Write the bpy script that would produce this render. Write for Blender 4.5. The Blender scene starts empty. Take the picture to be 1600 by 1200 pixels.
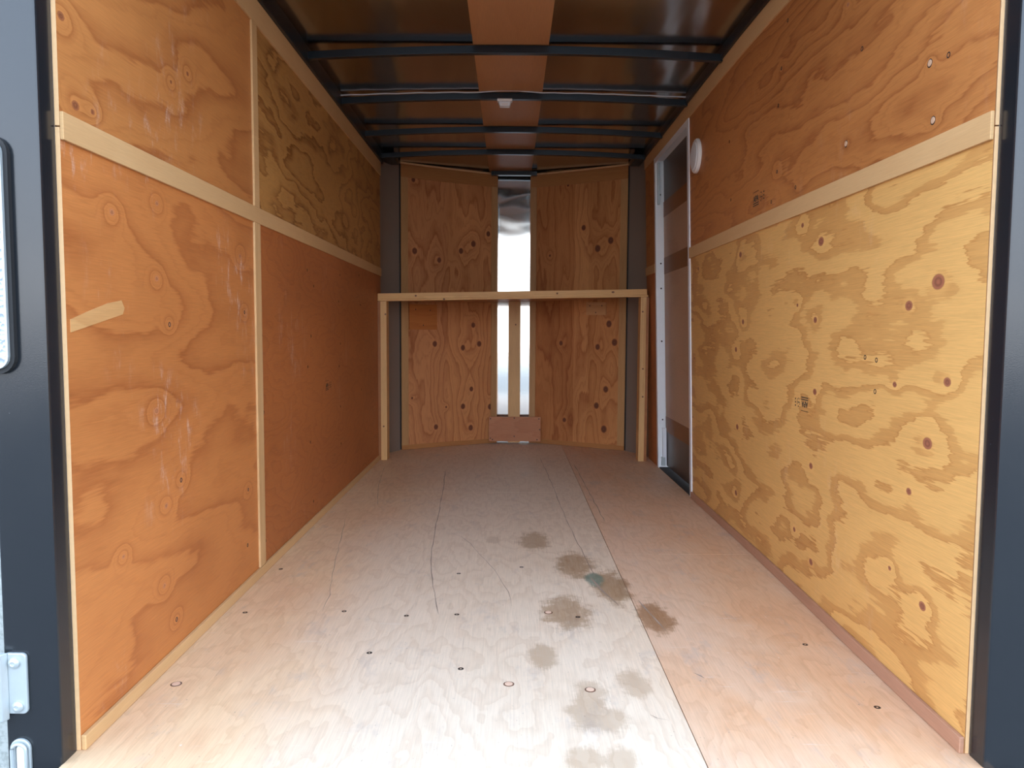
import bpy, bmesh, math, random
from mathutils import Vector, Matrix
random.seed(4)
S = bpy.context.scene
COL = S.collection

# ------------------------------------------------------------------ camera
F_PX, PITCH, YAW, ROLL, CAM_H = 1183.2, 0.0689, 0.0032, 0.0056, 0.833
fw = Vector((math.sin(YAW) * math.cos(PITCH), math.cos(YAW) * math.cos(PITCH), -math.sin(PITCH)))
rt = Vector((math.cos(YAW), -math.sin(YAW), 0)); up = rt.cross(fw)
r2 = rt * math.cos(ROLL) + up * math.sin(ROLL); u2 = up * math.cos(ROLL) - rt * math.sin(ROLL)
cam = bpy.data.cameras.new('camera'); cam.sensor_fit = 'HORIZONTAL'; cam.sensor_width = 36.0
cam.lens = 36.0 * F_PX / 1600.0; cam.clip_start = 0.02; cam.clip_end = 300
cam_o = bpy.data.objects.new('camera', cam); COL.objects.link(cam_o)
cam_o.matrix_world = Matrix(((r2.x, u2.x, -fw.x, 0), (r2.y, u2.y, -fw.y, 0), (r2.z, u2.z, -fw.z, CAM_H), (0, 0, 0, 1)))
S.camera = cam_o

# ------------------------------------------------------------------ sky, exposure
SKY = 5.3
W = bpy.data.worlds.new('sky'); S.world = W; W.use_nodes = True
wn = W.node_tree; wn.nodes.clear()
w_tc = wn.nodes.new('ShaderNodeTexCoord'); w_sep = wn.nodes.new('ShaderNodeSeparateXYZ')
wn.links.new(w_tc.outputs['Generated'], w_sep.inputs[0])
w_r = wn.nodes.new('ShaderNodeValToRGB'); wn.links.new(w_sep.outputs['Z'], w_r.inputs[0])
w_r.color_ramp.elements[0].position = 0.0; w_r.color_ramp.elements[0].color = (.95, .97, 1.0, 1)
w_r.color_ramp.elements[1].position = 1.0; w_r.color_ramp.elements[1].color = (.38, .55, .80, 1)
e = w_r.color_ramp.elements.new(.25); e.color = (.72, .87, 1.08, 1)
w_bg = wn.nodes.new('ShaderNodeBackground'); wn.links.new(w_r.outputs[0], w_bg.inputs[0]); w_bg.inputs[1].default_value = SKY
w_out = wn.nodes.new('ShaderNodeOutputWorld'); wn.links.new(w_bg.outputs[0], w_out.inputs[0])
S.view_settings.view_transform = 'Standard'; S.view_settings.look = 'None'
S.view_settings.exposure = 0.0; S.view_settings.gamma = 1.0; S.view_settings.use_curve_mapping = False
S.cycles.max_bounces = 8; S.cycles.diffuse_bounces = 6; S.cycles.glossy_bounces = 4
S.cycles.use_adaptive_sampling = True; S.cycles.adaptive_threshold = .03; S.cycles.adaptive_min_samples = 16

# ------------------------------------------------------------------ node helpers
class NT:
    def __init__(s, name):
        s.m = bpy.data.materials.new(name); s.m.use_nodes = True
        s.t = s.m.node_tree; s.t.nodes.clear()
        s.out = s.new('ShaderNodeOutputMaterial'); s.b = s.new('ShaderNodeBsdfPrincipled')
        s.l(s.b.outputs[0], s.out.inputs[0])
    def new(s, k): return s.t.nodes.new(k)
    def l(s, a, b): s.t.links.new(a, b)
    def put(s, sock, v):
        if isinstance(v, bpy.types.NodeSocket): s.l(v, sock)
        elif v is not None:
            if isinstance(v, (tuple, list)) and len(v) == 3 and sock.type == 'RGBA': v = (*v, 1)
            sock.default_value = v
    def math(s, op, a, b=None, c=None, clamp=False):
        n = s.new('ShaderNodeMath'); n.operation = op; n.use_clamp = clamp
        s.put(n.inputs[0], a); s.put(n.inputs[1], b); s.put(n.inputs[2], c); return n.outputs[0]
    def vm(s, op, a, b=None):
        n = s.new('ShaderNodeVectorMath'); n.operation = op
        s.put(n.inputs[0], a); s.put(n.inputs[1], b)
        return n.outputs['Value'] if op in ('LENGTH', 'DISTANCE', 'DOT_PRODUCT') else n.outputs[0]
    def xyz(s, x, y, z):
        n = s.new('ShaderNodeCombineXYZ'); s.put(n.inputs[0], x); s.put(n.inputs[1], y); s.put(n.inputs[2], z); return n.outputs[0]
    def pos(s):
        t = s.new('ShaderNodeTexCoord'); n = s.new('ShaderNodeSeparateXYZ'); s.l(t.outputs['Object'], n.inputs[0])
        return n.outputs[0], n.outputs[1], n.outputs[2], t.outputs['Object']
    def noise(s, vec, scale=1, detail=2, rough=.5, dist=0):
        n = s.new('ShaderNodeTexNoise'); s.put(n.inputs['Vector'], vec); n.inputs['Scale'].default_value = scale
        n.inputs['Detail'].default_value = detail; n.inputs['Roughness'].default_value = rough; n.inputs['Distortion'].default_value = dist
        return n.outputs['Fac']
    def ramp(s, fac, pts):
        n = s.new('ShaderNodeValToRGB'); s.put(n.inputs[0], fac); r = n.color_ramp
        while len(r.elements) < len(pts): r.elements.new(.5)
        for e, (p, c) in zip(r.elements, pts):
            e.position = p; e.color = (c, c, c, 1) if not isinstance(c, tuple) else (*c, 1)
        return n.outputs[0]
    def sm(s, v, a, b):           # smoothstep a..b -> 0..1
        n = s.new('ShaderNodeMapRange'); n.interpolation_type = 'SMOOTHSTEP'
        s.put(n.inputs[0], v)
        if a < b: n.inputs[1].default_value = a; n.inputs[2].default_value = b; n.inputs[3].default_value = 0; n.inputs[4].default_value = 1
        else: n.inputs[1].default_value = b; n.inputs[2].default_value = a; n.inputs[3].default_value = 1; n.inputs[4].default_value = 0
        return n.outputs[0]
    def mix(s, f, a, b, mode='MIX'):
        n = s.new('ShaderNodeMix'); n.data_type = 'RGBA'; n.blend_type = mode
        s.put(n.inputs[0], f); s.put(n.inputs[6], a); s.put(n.inputs[7], b); return n.outputs[2]
    def bump(s, h, strength=.3, dist=.002):
        n = s.new('ShaderNodeBump'); n.inputs['Strength'].default_value = strength; n.inputs['Distance'].default_value = dist
        s.l(h, n.inputs['Height']); s.l(n.outputs[0], s.b.inputs['Normal'])
    def fin(s, color=None, rough=.5, metal=0., spec=.5, coat=0.):
        s.put(s.b.inputs['Base Color'], color); s.put(s.b.inputs['Roughness'], rough)
        s.put(s.b.inputs['Metallic'], metal); s.b.inputs['Specular IOR Level'].default_value = spec
        s.b.inputs['Coat Weight'].default_value = coat
        return s.m

def plain(name, color, rough=.5, metal=0., spec=.5, var=.06, nscale=30.):
    n = NT(name); x, y, z, v = n.pos()
    f = n.noise(v, nscale, 3)
    c = n.mix(f, tuple(k * (1 - var) for k in color), tuple(k * (1 + var) for k in color))
    return n.fin(c, rough, metal, spec)

def plywood(name, light, dark, grain='y', face='x', seed=0., ss=.8, ts=3.0, bands=6., jag=.35, style='line',
            contrast=.8, knots=(), knot_col=(.20, .07, .03), pull=1.2, scuff=0., fine=.18, rough=.5, blotch=.15, seams=(), wobble=.32, sub=0.):
    """rotary-cut veneer: contour bands that run along the grain and swerve round the knots"""
    n = NT(name); x, y, z, v = n.pos(); P = dict(x=x, y=y, z=z)
    s = P[grain]; t = P[[k for k in 'xyz' if k not in (grain, face)][0]]
    st = n.xyz(s, t, 0.)
    wob = n.noise(n.xyz(n.math('MULTIPLY', s, 2.2), n.math('MULTIPLY', t, 5.), seed + 7.7), 1, 3, .6)
    base = n.noise(n.xyz(n.math('MULTIPLY', s, ss), n.math('MULTIPLY', t, ts), seed), 1, 2.0, .5)
    jg = n.noise(n.xyz(n.math('MULTIPLY', s, 9.), n.math('MULTIPLY', t, 130.), seed + 3.1), 1, 2, .6)
    f = n.math('MULTIPLY_ADD', base, bands, n.math('MULTIPLY', wob, bands * wobble))
    f = n.math('ADD', f, n.math('MULTIPLY', n.math('SUBTRACT', jg, .5), jag))
    core = None
    if knots:                         # fields worked out per vertex by knot_field()
        at = n.new('ShaderNodeAttribute'); at.attribute_name = 'knot'; sp = n.new('ShaderNodeSeparateXYZ'); n.l(at.outputs['Vector'], sp.inputs[0])
        d = n.math('MULTIPLY', n.math('SUBTRACT', 1., sp.outputs[0]), 4.)
        f = n.math('MULTIPLY_ADD', sp.outputs[1], pull, f)
        d = n.math('ADD', d, n.math('MULTIPLY', n.math('SUBTRACT', wob, .5), .5))
        core = n.sm(d, 1.0, .78); halo = n.sm(d, 2.1, 1.0)
        rings = n.math('SINE', n.math('MULTIPLY', d, 11.))
    fr = n.math('FRACT', f)
    if style == 'line':
        k = n.ramp(fr, [(0., .25), (.06, 0.), (.55, .10), (.82, .55), (.94, 1.), (1., .30)])
    elif style == 'patch':
        k = n.ramp(fr, [(0., 0.), (.48, .03), (.58, .10), (.63, .55), (.90, .62), (.96, 1.), (1., .0)])
    else:
        k = n.ramp(fr, [(0., .1), (.5, .45), (.9, 1.), (1., .1)])
    if sub:                           # fine parallel growth lines between the bold ones
        k2 = n.ramp(n.math('FRACT', n.math('MULTIPLY', f, 3.)), [(0., .2), (.1, 0.), (.6, .15), (.9, 1.), (1., .2)])
        k = n.math('MAXIMUM', k, n.math('MULTIPLY', k2, sub))
    big = n.noise(n.xyz(n.math('MULTIPLY', s, 1.1), n.math('MULTIPLY', t, 1.9), seed + 20.), 1, 2)
    k = n.math('MULTIPLY', k, n.math('MULTIPLY_ADD', big, contrast, contrast * .5), clamp=True)
    c = n.mix(k, light, dark)
    c = n.mix(n.sm(big, .35, .70), c, n.mix(1., c, (1. - blotch, 1. - blotch * 1.15, 1. - blotch * 1.3), 'MULTIPLY'))
    fg = n.noise(n.xyz(n.math('MULTIPLY', s, 14.), n.math('MULTIPLY', t, 420.), seed), 1, 2, .7)
    c = n.mix(fine, c, n.mix(1., c, n.ramp(fg, [(.25, .35), (.75, 1.65)]), 'MULTIPLY'))
    for (p0, p1, col) in seams:       # veneer strips of another tone
        m = n.math('MULTIPLY', n.sm(t, p0 - .002, p0 + .002), n.sm(t, p1 + .002, p1 - .002))
        c = n.mix(m, c, n.mix(1., c, col, 'MULTIPLY'))
    if core is not None:
        c = n.mix(n.math('MULTIPLY', halo, .35), c, tuple(min(1, q * 1.12) for q in light))
        kc = n.mix(n.math('MULTIPLY_ADD', rings, .5, .5), knot_col, tuple(min(1, q * 1.55) for q in knot_col))
        c = n.mix(core, c, kc)
    if scuff:
        w1 = n.noise(n.xyz(n.math('MULTIPLY', s, 26.), n.math('MULTIPLY', t, 9.), seed + 5.), 1, 4, .75)
        w2 = n.noise(n.xyz(n.math('MULTIPLY', s, 2.3), n.math('MULTIPLY', t, 2.0), seed + 9.), 1, 2)
        m = n.math('MULTIPLY', n.math('MULTIPLY', n.sm(w1, .52, .80), n.sm(w2, .50, .70)), n.math('MULTIPLY_ADD', fg, 1.6, -.1), clamp=True)
        c = n.mix(n.math('MULTIPLY', m, scuff), c, (.86, .72, .62))
    n.bump(fg, .12, .0006)
    return n.fin(c, n.math('MULTIPLY_ADD', fg, .12, rough - .06), 0., .35)

# ------------------------------------------------------------------ mesh helpers
def knot_field(me, knots, si, ti):
    """x = nearness of the closest knot, y = how far the knots push the grain aside"""
    at = me.attributes.new('knot', 'FLOAT_VECTOR', 'POINT'); buf = []
    for v in me.vertices:
        a, b = v.co[si], v.co[ti]; near = 4.; pull = 0.
        for (ka, kb, r) in knots:
            da = (a - ka) / (r * .88); db = (b - kb) / (r * .62)
            if abs(da) > 14 or abs(db) > 14: continue
            d2 = da * da + db * db
            if d2 < near * near: near = math.sqrt(d2)
            if d2 < 120: pull += math.exp(-.075 * d2)
        buf += [1 - near / 4., pull, 0.]
    at.data.foreach_set('vector', buf)

class MB:
    def __init__(s): s.v = []; s.f = []; s.mi = []; s.smooth = []
    def add(s, vs, fs, mi=0, smooth=False):
        o = len(s.v); s.v += [tuple(p) for p in vs]
        for k in fs: s.f.append([i + o for i in k]); s.mi.append(mi); s.smooth.append(smooth)
    def box(s, x0, x1, y0, y1, z0, z1, ny=1, mi=0, end_mi=None):
        e = mi if end_mi is None else end_mi
        ys = [y0 + (y1 - y0) * i / ny for i in range(ny + 1)]
        vs = []
        for y in ys: vs += [(x0, y, z0), (x1, y, z0), (x1, y, z1), (x0, y, z1)]
        fs = []
        for i in range(ny):
            a = 4 * i; b = a + 4
            for j in range(4):
                k = (j + 1) % 4; fs.append([a + j, a + k, b + k, b + j][::-1])
        s.add(vs, fs, mi)
        s.add(vs[:4], [[0, 1, 2, 3]], e); s.add(vs[-4:], [[3, 2, 1, 0]], e)
        return s
    def grid_face(s, x, y0, y1, z0, z1, step, mi=0):
        ny = max(1, round((y1 - y0) / step)); nz = max(1, round((z1 - z0) / step))
        vs = [(x, y0 + (y1 - y0) * i / ny, z0 + (z1 - z0) * j / nz) for i in range(ny + 1) for j in range(nz + 1)]
        k = nz + 1
        s.add(vs, [[i * k + j, (i + 1) * k + j, (i + 1) * k + j + 1, i * k + j + 1] for i in range(ny) for j in range(nz)], mi)
        return s
    def prism(s, pts, axis, a, b, mi=0, smooth=False, side_mi=None):
        """extrude a 2D outline along an axis; pts are given in the two other axes (in x,y,z order)"""
        def mk(p, c):
            return {'x': (c, p[0], p[1]), 'y': (p[0], c, p[1]), 'z': (p[0], p[1], c)}[axis]
        n = len(pts); vs = [mk(p, a) for p in pts] + [mk(p, b) for p in pts]
        s.add(vs, [list(range(n)), list(range(2 * n - 1, n - 1, -1))], mi)
        s.add(vs, [[i, i + n, (i + 1) % n + n, (i + 1) % n] for i in range(n)], mi if side_mi is None else side_mi, smooth)
        return s
    def tube(s, pts, r, seg=10, mi=0, closed=False):
        P = [Vector(p) for p in pts]; n = len(P); vs = []
        for i, p in enumerate(P):
            a = P[(i - 1) % n] if (closed or i > 0) else p; b = P[(i + 1) % n] if (closed or i < n - 1) else p
            d = (b - a).normalized(); q = Vector((0, 0, 1)) if abs(d.z) < .9 else Vector((1, 0, 0))
            u = d.cross(q).normalized(); w = d.cross(u)
            for j in range(seg):
                t = 2 * math.pi * j / seg; vs.append(p + u * math.cos(t) * r + w * math.sin(t) * r)
        fs = []
        for i in range(n if closed else n - 1):
            for j in range(seg):
                k = (j + 1) % seg; i2 = (i + 1) % n; fs.append([i * seg + j, i * seg + k, i2 * seg + k, i2 * seg + j])
        s.add(vs, fs, mi, True)
        if not closed: s.add(vs[:seg], [list(range(seg))], mi); s.add(vs[-seg:], [list(range(seg))[::-1]], mi)
        return s
    def lathe(s, prof, c, axis='x', seg=28, mi=0):
        """prof = [(radius, offset along axis)]"""
        vs = []
        for (r, o) in prof:
            for j in range(seg):
                t = 2 * math.pi * j / seg; a, b = r * math.cos(t), r * math.sin(t)
                d = {'x': (o, a, b), 'y': (a, o, b), 'z': (a, b, o)}[axis]
                vs.append((c[0] + d[0], c[1] + d[1], c[2] + d[2]))
        n = len(prof); fs = []
        for i in range(n - 1):
            for j in range(seg):
                k = (j + 1) % seg; fs.append([i * seg + j, i * seg + k, (i + 1) * seg + k, (i + 1) * seg + j])
        s.add(vs, fs, mi, True)
        s.add(vs[:seg], [list(range(seg))], mi); s.add(vs[-seg:], [list(range(seg))[::-1]], mi)
        return s
    def mesh(s, name, mats, warp=None):
        me = bpy.data.meshes.new(name)
        vs = [warp(*p) for p in s.v] if warp else s.v
        me.from_pydata(vs, [], s.f)
        for m in (mats if isinstance(mats, (list, tuple)) else [mats]): me.materials.append(m)
        for p, k, sm in zip(me.polygons, s.mi, s.smooth): p.material_index = k; p.use_smooth = sm
        bm = bmesh.new(); bm.from_mesh(me); bmesh.ops.remove_doubles(bm, verts=bm.verts, dist=1e-6)
        bmesh.ops.recalc_face_normals(bm, faces=bm.faces)
        for e in bm.edges:
            if len(e.link_faces) == 2 and e.calc_face_angle(0) > .6: e.smooth = False
        bm.to_mesh(me); bm.free(); me.update()
        return me
    def build(s, name, mats, parent=None, warp=None, bevel=0., label=None):
        o = bpy.data.objects.new(name, s.mesh(name, mats, warp)); COL.objects.link(o)
        if bevel:
            b = o.modifiers.new('bevel', 'BEVEL'); b.width = bevel; b.segments = 2; b.limit_method = 'ANGLE'
        if parent: attach(o, parent)
        if label: o['label'] = label
        return o

def attach(o, parent):
    o.parent = parent; o.matrix_parent_inverse = parent_world(parent).inverted()
def parent_world(p):
    m = p.matrix_basis.copy()
    if p.parent: m = parent_world(p.parent) @ p.matrix_parent_inverse @ m
    return m
def empty(name, loc):
    o = bpy.data.objects.new(name, None); COL.objects.link(o); o.location = loc; o.empty_display_size = .05
    return o
def thing(o, label, cat, group=None):
    o['label'] = label; o['category'] = cat
    if group: o['group'] = group
    return o
def structure(o, label=None, cat=None):
    o['kind'] = 'structure'
    if label: o['label'] = label
    if cat: o['category'] = cat
    return o
def place(mesh, name, parent, loc, rot=None):
    o = bpy.data.objects.new(name, mesh); COL.objects.link(o); o.location = loc
    if rot: o.rotation_euler = rot
    if parent: attach(o, parent)
    return o

# ------------------------------------------------------------------ dimensions (metres; y runs into the trailer)
Y0, Y1 = 1.45, 4.97          # rear opening and end of the straight side walls
XL, XR = -.845, .908         # inner plywood faces
TH = .009
def sstep(a): a = min(max(a, 0), 1); return a * a * (3 - 2 * a)
def lean(y, z): return sstep((y - Y0) / 1.5) * (.6 - z) * .030      # the right wall is racked a little
def WR(x, y, z): return (x + lean(y, z), y, z)
def rx(y, z, d=0.): return XR + lean(y, z) - d
def nose(x, d=0.):
    q = max(0., abs(x - .04) - .145); return 5.65 - .465 * q - .15 * q * q - d

# ------------------------------------------------------------------ knots (along grain, across grain, radius)
K_R = [(1.614,.944,.030),(1.728,.897,.020),(2.215,1.099,.024),(2.351,1.164,.014),(2.246,.873,.016),(1.565,.734,.018),(1.778,.714,.012),(1.629,.596,.024),(1.697,.476,.015),(1.622,.237,.018),(2.249,.142,.018),(1.770,.275,.010),(2.390,.205,.014),(2.261,.434,.018),(2.959,1.136,.020),(3.619,1.136,.016),(2.930,.876,.018),(3.023,.767,.018),(3.708,.708,.014),(3.010,.458,.020),(3.031,.186,.020),(2.384,.921,.010),(2.241,.660,.018)]
K_RU = [(1.681,1.418,.010),(1.660,1.291,.010),(2.070,1.341,.010),(2.533,1.695,.010),(2.568,1.371,.010),(2.078,1.707,.012)]
K_LU = [(1.930,1.447,.010),(1.505,1.266,.016),(1.566,1.271,.010),(2.030,1.500,.012),(1.466,1.419,.016)]
K_LL = [(1.629,1.081,.014),(1.837,1.134,.012),(1.826,.955,.013),(2.392,1.064,.015),(1.888,.846,.010),(2.422,.890,.010),(1.808,.639,.016),(1.932,.447,.012),(1.845,.400,.014),(1.634,.336,.010),(2.427,.318,.010),(1.824,.206,.012),(1.886,.097,.010)]
K_NL = [(-.666,1.391,.020),(-.505,1.338,.018),(-.355,1.412,.020),(-.269,1.468,.022),(-.162,1.547,.018),(-.673,1.878,.016),(-.535,.744,.020),(-.341,.715,.020),(-.225,.743,.022),(-.268,.880,.020),(-.281,.412,.017),(-.340,.286,.020),(-.144,.275,.020),(-.528,.147,.018),(-.285,.126,.020),(-.686,.363,.009),(-.458,.287,.008)]
K_NR = [(.522,1.576,.018),(.618,1.424,.024),(.703,1.475,.022),(.290,1.390,.009),(.413,1.886,.010),(.699,.892,.022),(.737,.762,.024),(.626,.728,.020),(.374,.752,.016),(.684,.428,.022),(.623,.308,.022),(.675,.142,.024),(.403,.189,.016)]
sw = lambda L: [(b, a, r) for a, b, r in L]
K_NL_Z, K_NR_Z = [[(a, b, r * 1.4) for a, b, r in sw(q)] for q in (K_NL, K_NR)]

# ------------------------------------------------------------------ materials
M = {}
M['p_lu'] = plywood('plywood_orange', (.54, .215, .062), (.33, .098, .026), seed=1., ss=.42, ts=1.7, bands=11., jag=.25, style='line', contrast=.72, wobble=.14, sub=.35, knots=K_LU, knot_col=(.22, .075, .03), pull=1.6, scuff=.5)
M['p_lf'] = plywood('plywood_yellow_wavy', (.52, .26, .075), (.27, .105, .024), seed=4.3, ss=1.3, ts=3.6, bands=9., jag=.5, style='line', contrast=.95, sub=.25, knots=(), scuff=.0)
M['p_ll'] = plywood('plywood_deep_orange', (.56, .205, .058), (.36, .105, .028), seed=9.1, ss=.40, ts=1.8, bands=11., jag=.28, style='line', contrast=.70, wobble=.14, sub=.35, knots=K_LL, knot_col=(.36, .14, .06), pull=1.8, scuff=.95)
M['p_lb'] = plywood('plywood_red_brown', (.47, .155, .043), (.34, .095, .026), seed=13.7, ss=1.8, ts=5., bands=12., jag=.6, style='line', contrast=.55, sub=.4, knots=(), scuff=.35)
M['p_ru'] = plywood('plywood_orange_streaked', (.52, .205, .060), (.32, .098, .028), seed=17.2, ss=.45, ts=2.6, bands=14., jag=.5, style='line', contrast=.78, wobble=.20, sub=.4, knots=K_RU, knot_col=(.30, .12, .06), pull=.8, scuff=.12)
M['p_rl'] = plywood('plywood_knotty_yellow', (.72, .395, .128), (.45, .185, .048), seed=21.4, ss=1.25, ts=3.4, bands=7.5, jag=.55, style='patch', contrast=.85, knots=K_R, knot_col=(.24, .085, .045), pull=.7, scuff=.22, blotch=.10)
M['p_rb'] = plywood('plywood_brown', (.52, .22, .065), (.36, .12, .035), seed=25., ss=1.2, ts=4., bands=7., style='line', contrast=.6)
M['p_nl'] = plywood('plywood_knotty_red', (.62, .265, .105), (.36, .108, .036), grain='z', face='y', seed=31., ss=.45, ts=4.0, bands=11., jag=.3, style='line', contrast=.80, wobble=.2, sub=.5, knots=sw(K_NL), knot_col=(.14, .045, .022), pull=1.1, seams=[(-.448, .2, (1.06, 1.08, 1.04))], blotch=.2)
M['p_nr'] = plywood('plywood_knotty_brown', (.54, .215, .072), (.33, .095, .028), grain='z', face='y', seed=37., ss=.42, ts=4.0, bands=11., jag=.3, style='line', contrast=.80, wobble=.2, sub=.5, knots=sw(K_NR), knot_col=(.13, .042, .020), pull=1.1, seams=[(.463, .56, (1.22, 1.36, 1.45)), (.56, .9, (1.10, 1.18, 1.2))], blotch=.2)
M['patch'] = plywood('plywood_patch_red', (.50, .20, .085), (.40, .13, .05), grain='x', face='y', seed=41., ss=2., ts=9., bands=5., style='soft', contrast=.5)
M['patch_o'] = plywood('plywood_patch_orange', (.56, .19, .045), (.44, .13, .03), grain='x', face='y', seed=43., ss=2., ts=9., bands=5., style='soft', contrast=.5)
M['patch_t'] = plywood('plywood_patch_tan', (.64, .34, .15), (.52, .24, .09), grain='x', face='y', seed=45., ss=2., ts=9., bands=5., style='soft', contrast=.5)
M['mdf'] = plywood('fibreboard_trim', (.64, .39, .18), (.57, .32, .135), seed=51., ss=1., ts=6., bands=3., style='soft', contrast=.3, blotch=.08, fine=.10, rough=.6)
M['batten_z'] = plywood('batten_vertical', (.70, .44, .21), (.60, .33, .13), grain='z', face='x', seed=53., ss=.6, ts=20., bands=4., style='soft', contrast=.5, rough=.55)
M['batten_n'] = plywood('nose_batten', (.52, .28, .115), (.44, .21, .075), grain='z', face='y', seed=55., ss=.6, ts=14., bands=4., style='soft', contrast=.4, rough=.6)
M['batten_nx'] = plywood('nose_batten_across', (.46, .20, .065), (.38, .145, .042), grain='x', face='y', seed=57., ss=.8, ts=14., bands=4., style='soft', contrast=.4, rough=.6)
M['ply_edge'] = plain('plywood_cut_edge', (.78, .48, .24), .6, var=.12, nscale=60.)
M['lumber'] = plywood('pine_lumber', (.74, .43, .165), (.60, .30, .10), grain='x', face='y', seed=61., ss=.7, ts=14., bands=4., style='soft', contrast=.5)
M['lumber_z'] = plywood('pine_stud', (.74, .44, .18), (.58, .29, .10), grain='z', face='y', seed=63., ss=.6, ts=16., bands=4., style='soft', contrast=.5)
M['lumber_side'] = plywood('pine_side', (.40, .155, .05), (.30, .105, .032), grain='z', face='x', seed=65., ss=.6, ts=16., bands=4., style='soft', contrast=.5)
M['shelf_ply'] = plywood('shelf_plywood', (.58, .29, .11), (.44, .19, .065), grain='x', face='z', seed=67., ss=.8, ts=5., bands=5., style='soft', contrast=.5)
M['luan'] = plywood('ceiling_luan', (.50, .245, .105), (.44, .205, .08), grain='y', face='z', seed=71., ss=.8, ts=8., bands=3., style='soft', contrast=.4, blotch=.1)
M['door_pale'] = plywood('door_pale_plywood', (.50, .31, .19), (.43, .25, .14), seed=73., ss=.9, ts=3., bands=3., style='line', contrast=.5, rough=.45)
M['door_brown'] = plywood('door_brown_strap', (.24, .095, .028), (.20, .075, .02), seed=75., ss=.9, ts=9., bands=3., style='soft', contrast=.4, rough=.45)
M['door_steel'] = plain('door_dark_metal', (.085, .06, .048), .35, .4, .5)
M['white'] = plain('white_aluminium', (.80, .82, .84), .35, 0., .5, var=.03)
M['white_plastic'] = plain('white_plastic', (.80, .76, .72), .4, 0., .5, var=.02)
M['steel'] = plain('dark_roof_bow_steel', (.010, .0135, .017), .30, 0., .5, var=.2, nscale=12.)
M['rubber'] = plain('black_sealant', (.012, .011, .011), .7)
M['zinc'] = plain('zinc_hardware', (.48, .52, .52), .34, .40, .5, var=.06, nscale=60.)
M['screw'] = plain('dark_screw', (.05, .04, .035), .45, .5)
M['ink'] = plain('stamp_ink', (.055, .045, .03), .8)
M['ink_faint'] = plain('stamp_ink_faint', (.27, .15, .06), .8)
M['scar'] = plywood('bare_veneer', (.66, .37, .15), (.54, .26, .09), seed=81., ss=3., ts=8., bands=4., style='soft', contrast=.5)
M['wire'] = plain('grey_cable', (.62, .64, .66), .4)
M['corner_metal'] = plain('corner_grey_metal', (.27, .215, .175), .45, .25, .5, var=.04, nscale=2.)

def black_paint():
    n = NT('glossy_black_paint'); x, y, z, v = n.pos()
    f = n.noise(v, 420., 2, .6); sp = n.noise(v, 160., 3, .8)
    dust = n.sm(sp, .735, .80)
    c = n.mix(dust, (.012, .014, .017), (.30, .31, .32))
    n.bump(f, .10, .0008)
    return n.fin(c, n.math('MULTIPLY_ADD', n.noise(v, 7., 3), .12, .14), 0., .6, .0)
M['paint'] = black_paint()

def roof_metal():
    n = NT('roof_bare_metal'); x, y, z, v = n.pos()
    f = n.noise(n.xyz(n.math('MULTIPLY', x, 5.), n.math('MULTIPLY', y, 1.6), 0.), 1, 2, .4)
    n.bump(f, .35, .02)
    return n.fin(n.mix(f, (.37, .36, .355), (.46, .45, .44)), .16, 1.)
M['roof'] = roof_metal()

def nose_metal():
    n = NT('polished_nose_metal'); x, y, z, v = n.pos()
    a = n.noise(n.xyz(n.math('MULTIPLY', x, 3.), 0., n.math('MULTIPLY', z, 6.5)), 1, 1, .4, .3)
    # oil-canning: ripples in the upper sheet, nearly flat below
    h = n.math('MULTIPLY', a, n.math('MULTIPLY_ADD', n.sm(z, 1.35, 1.75), .6, .02))
    n.bump(h, .22, .03)
    return n.fin((.80, .79, .75), n.math('MULTIPLY_ADD', a, .05, .07), 1.)
M['nose'] = nose_metal()

def white_skin():
    n = NT('white_textured_skin'); x, y, z, v = n.pos()
    f = n.noise(v, 90., 3, .6)
    n.bump(f, .4, .002)
    return n.fin(n.mix(n.sm(f, .3, .6), (.27, .29, .27), (.40, .42, .40)), .45)
M['skin'] = white_skin()

def gravel():
    n = NT('gravel_ground'); x, y, z, v = n.pos()
    f = n.noise(v, 55., 4, .7); g = n.noise(v, .7, 3)
    n.bump(f, .8, .02)
    return n.fin(n.mix(f, (.10, .098, .095), n.mix(g, (.24, .235, .225), (.30, .29, .275))), .9)
M['gravel'] = gravel()

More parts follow.
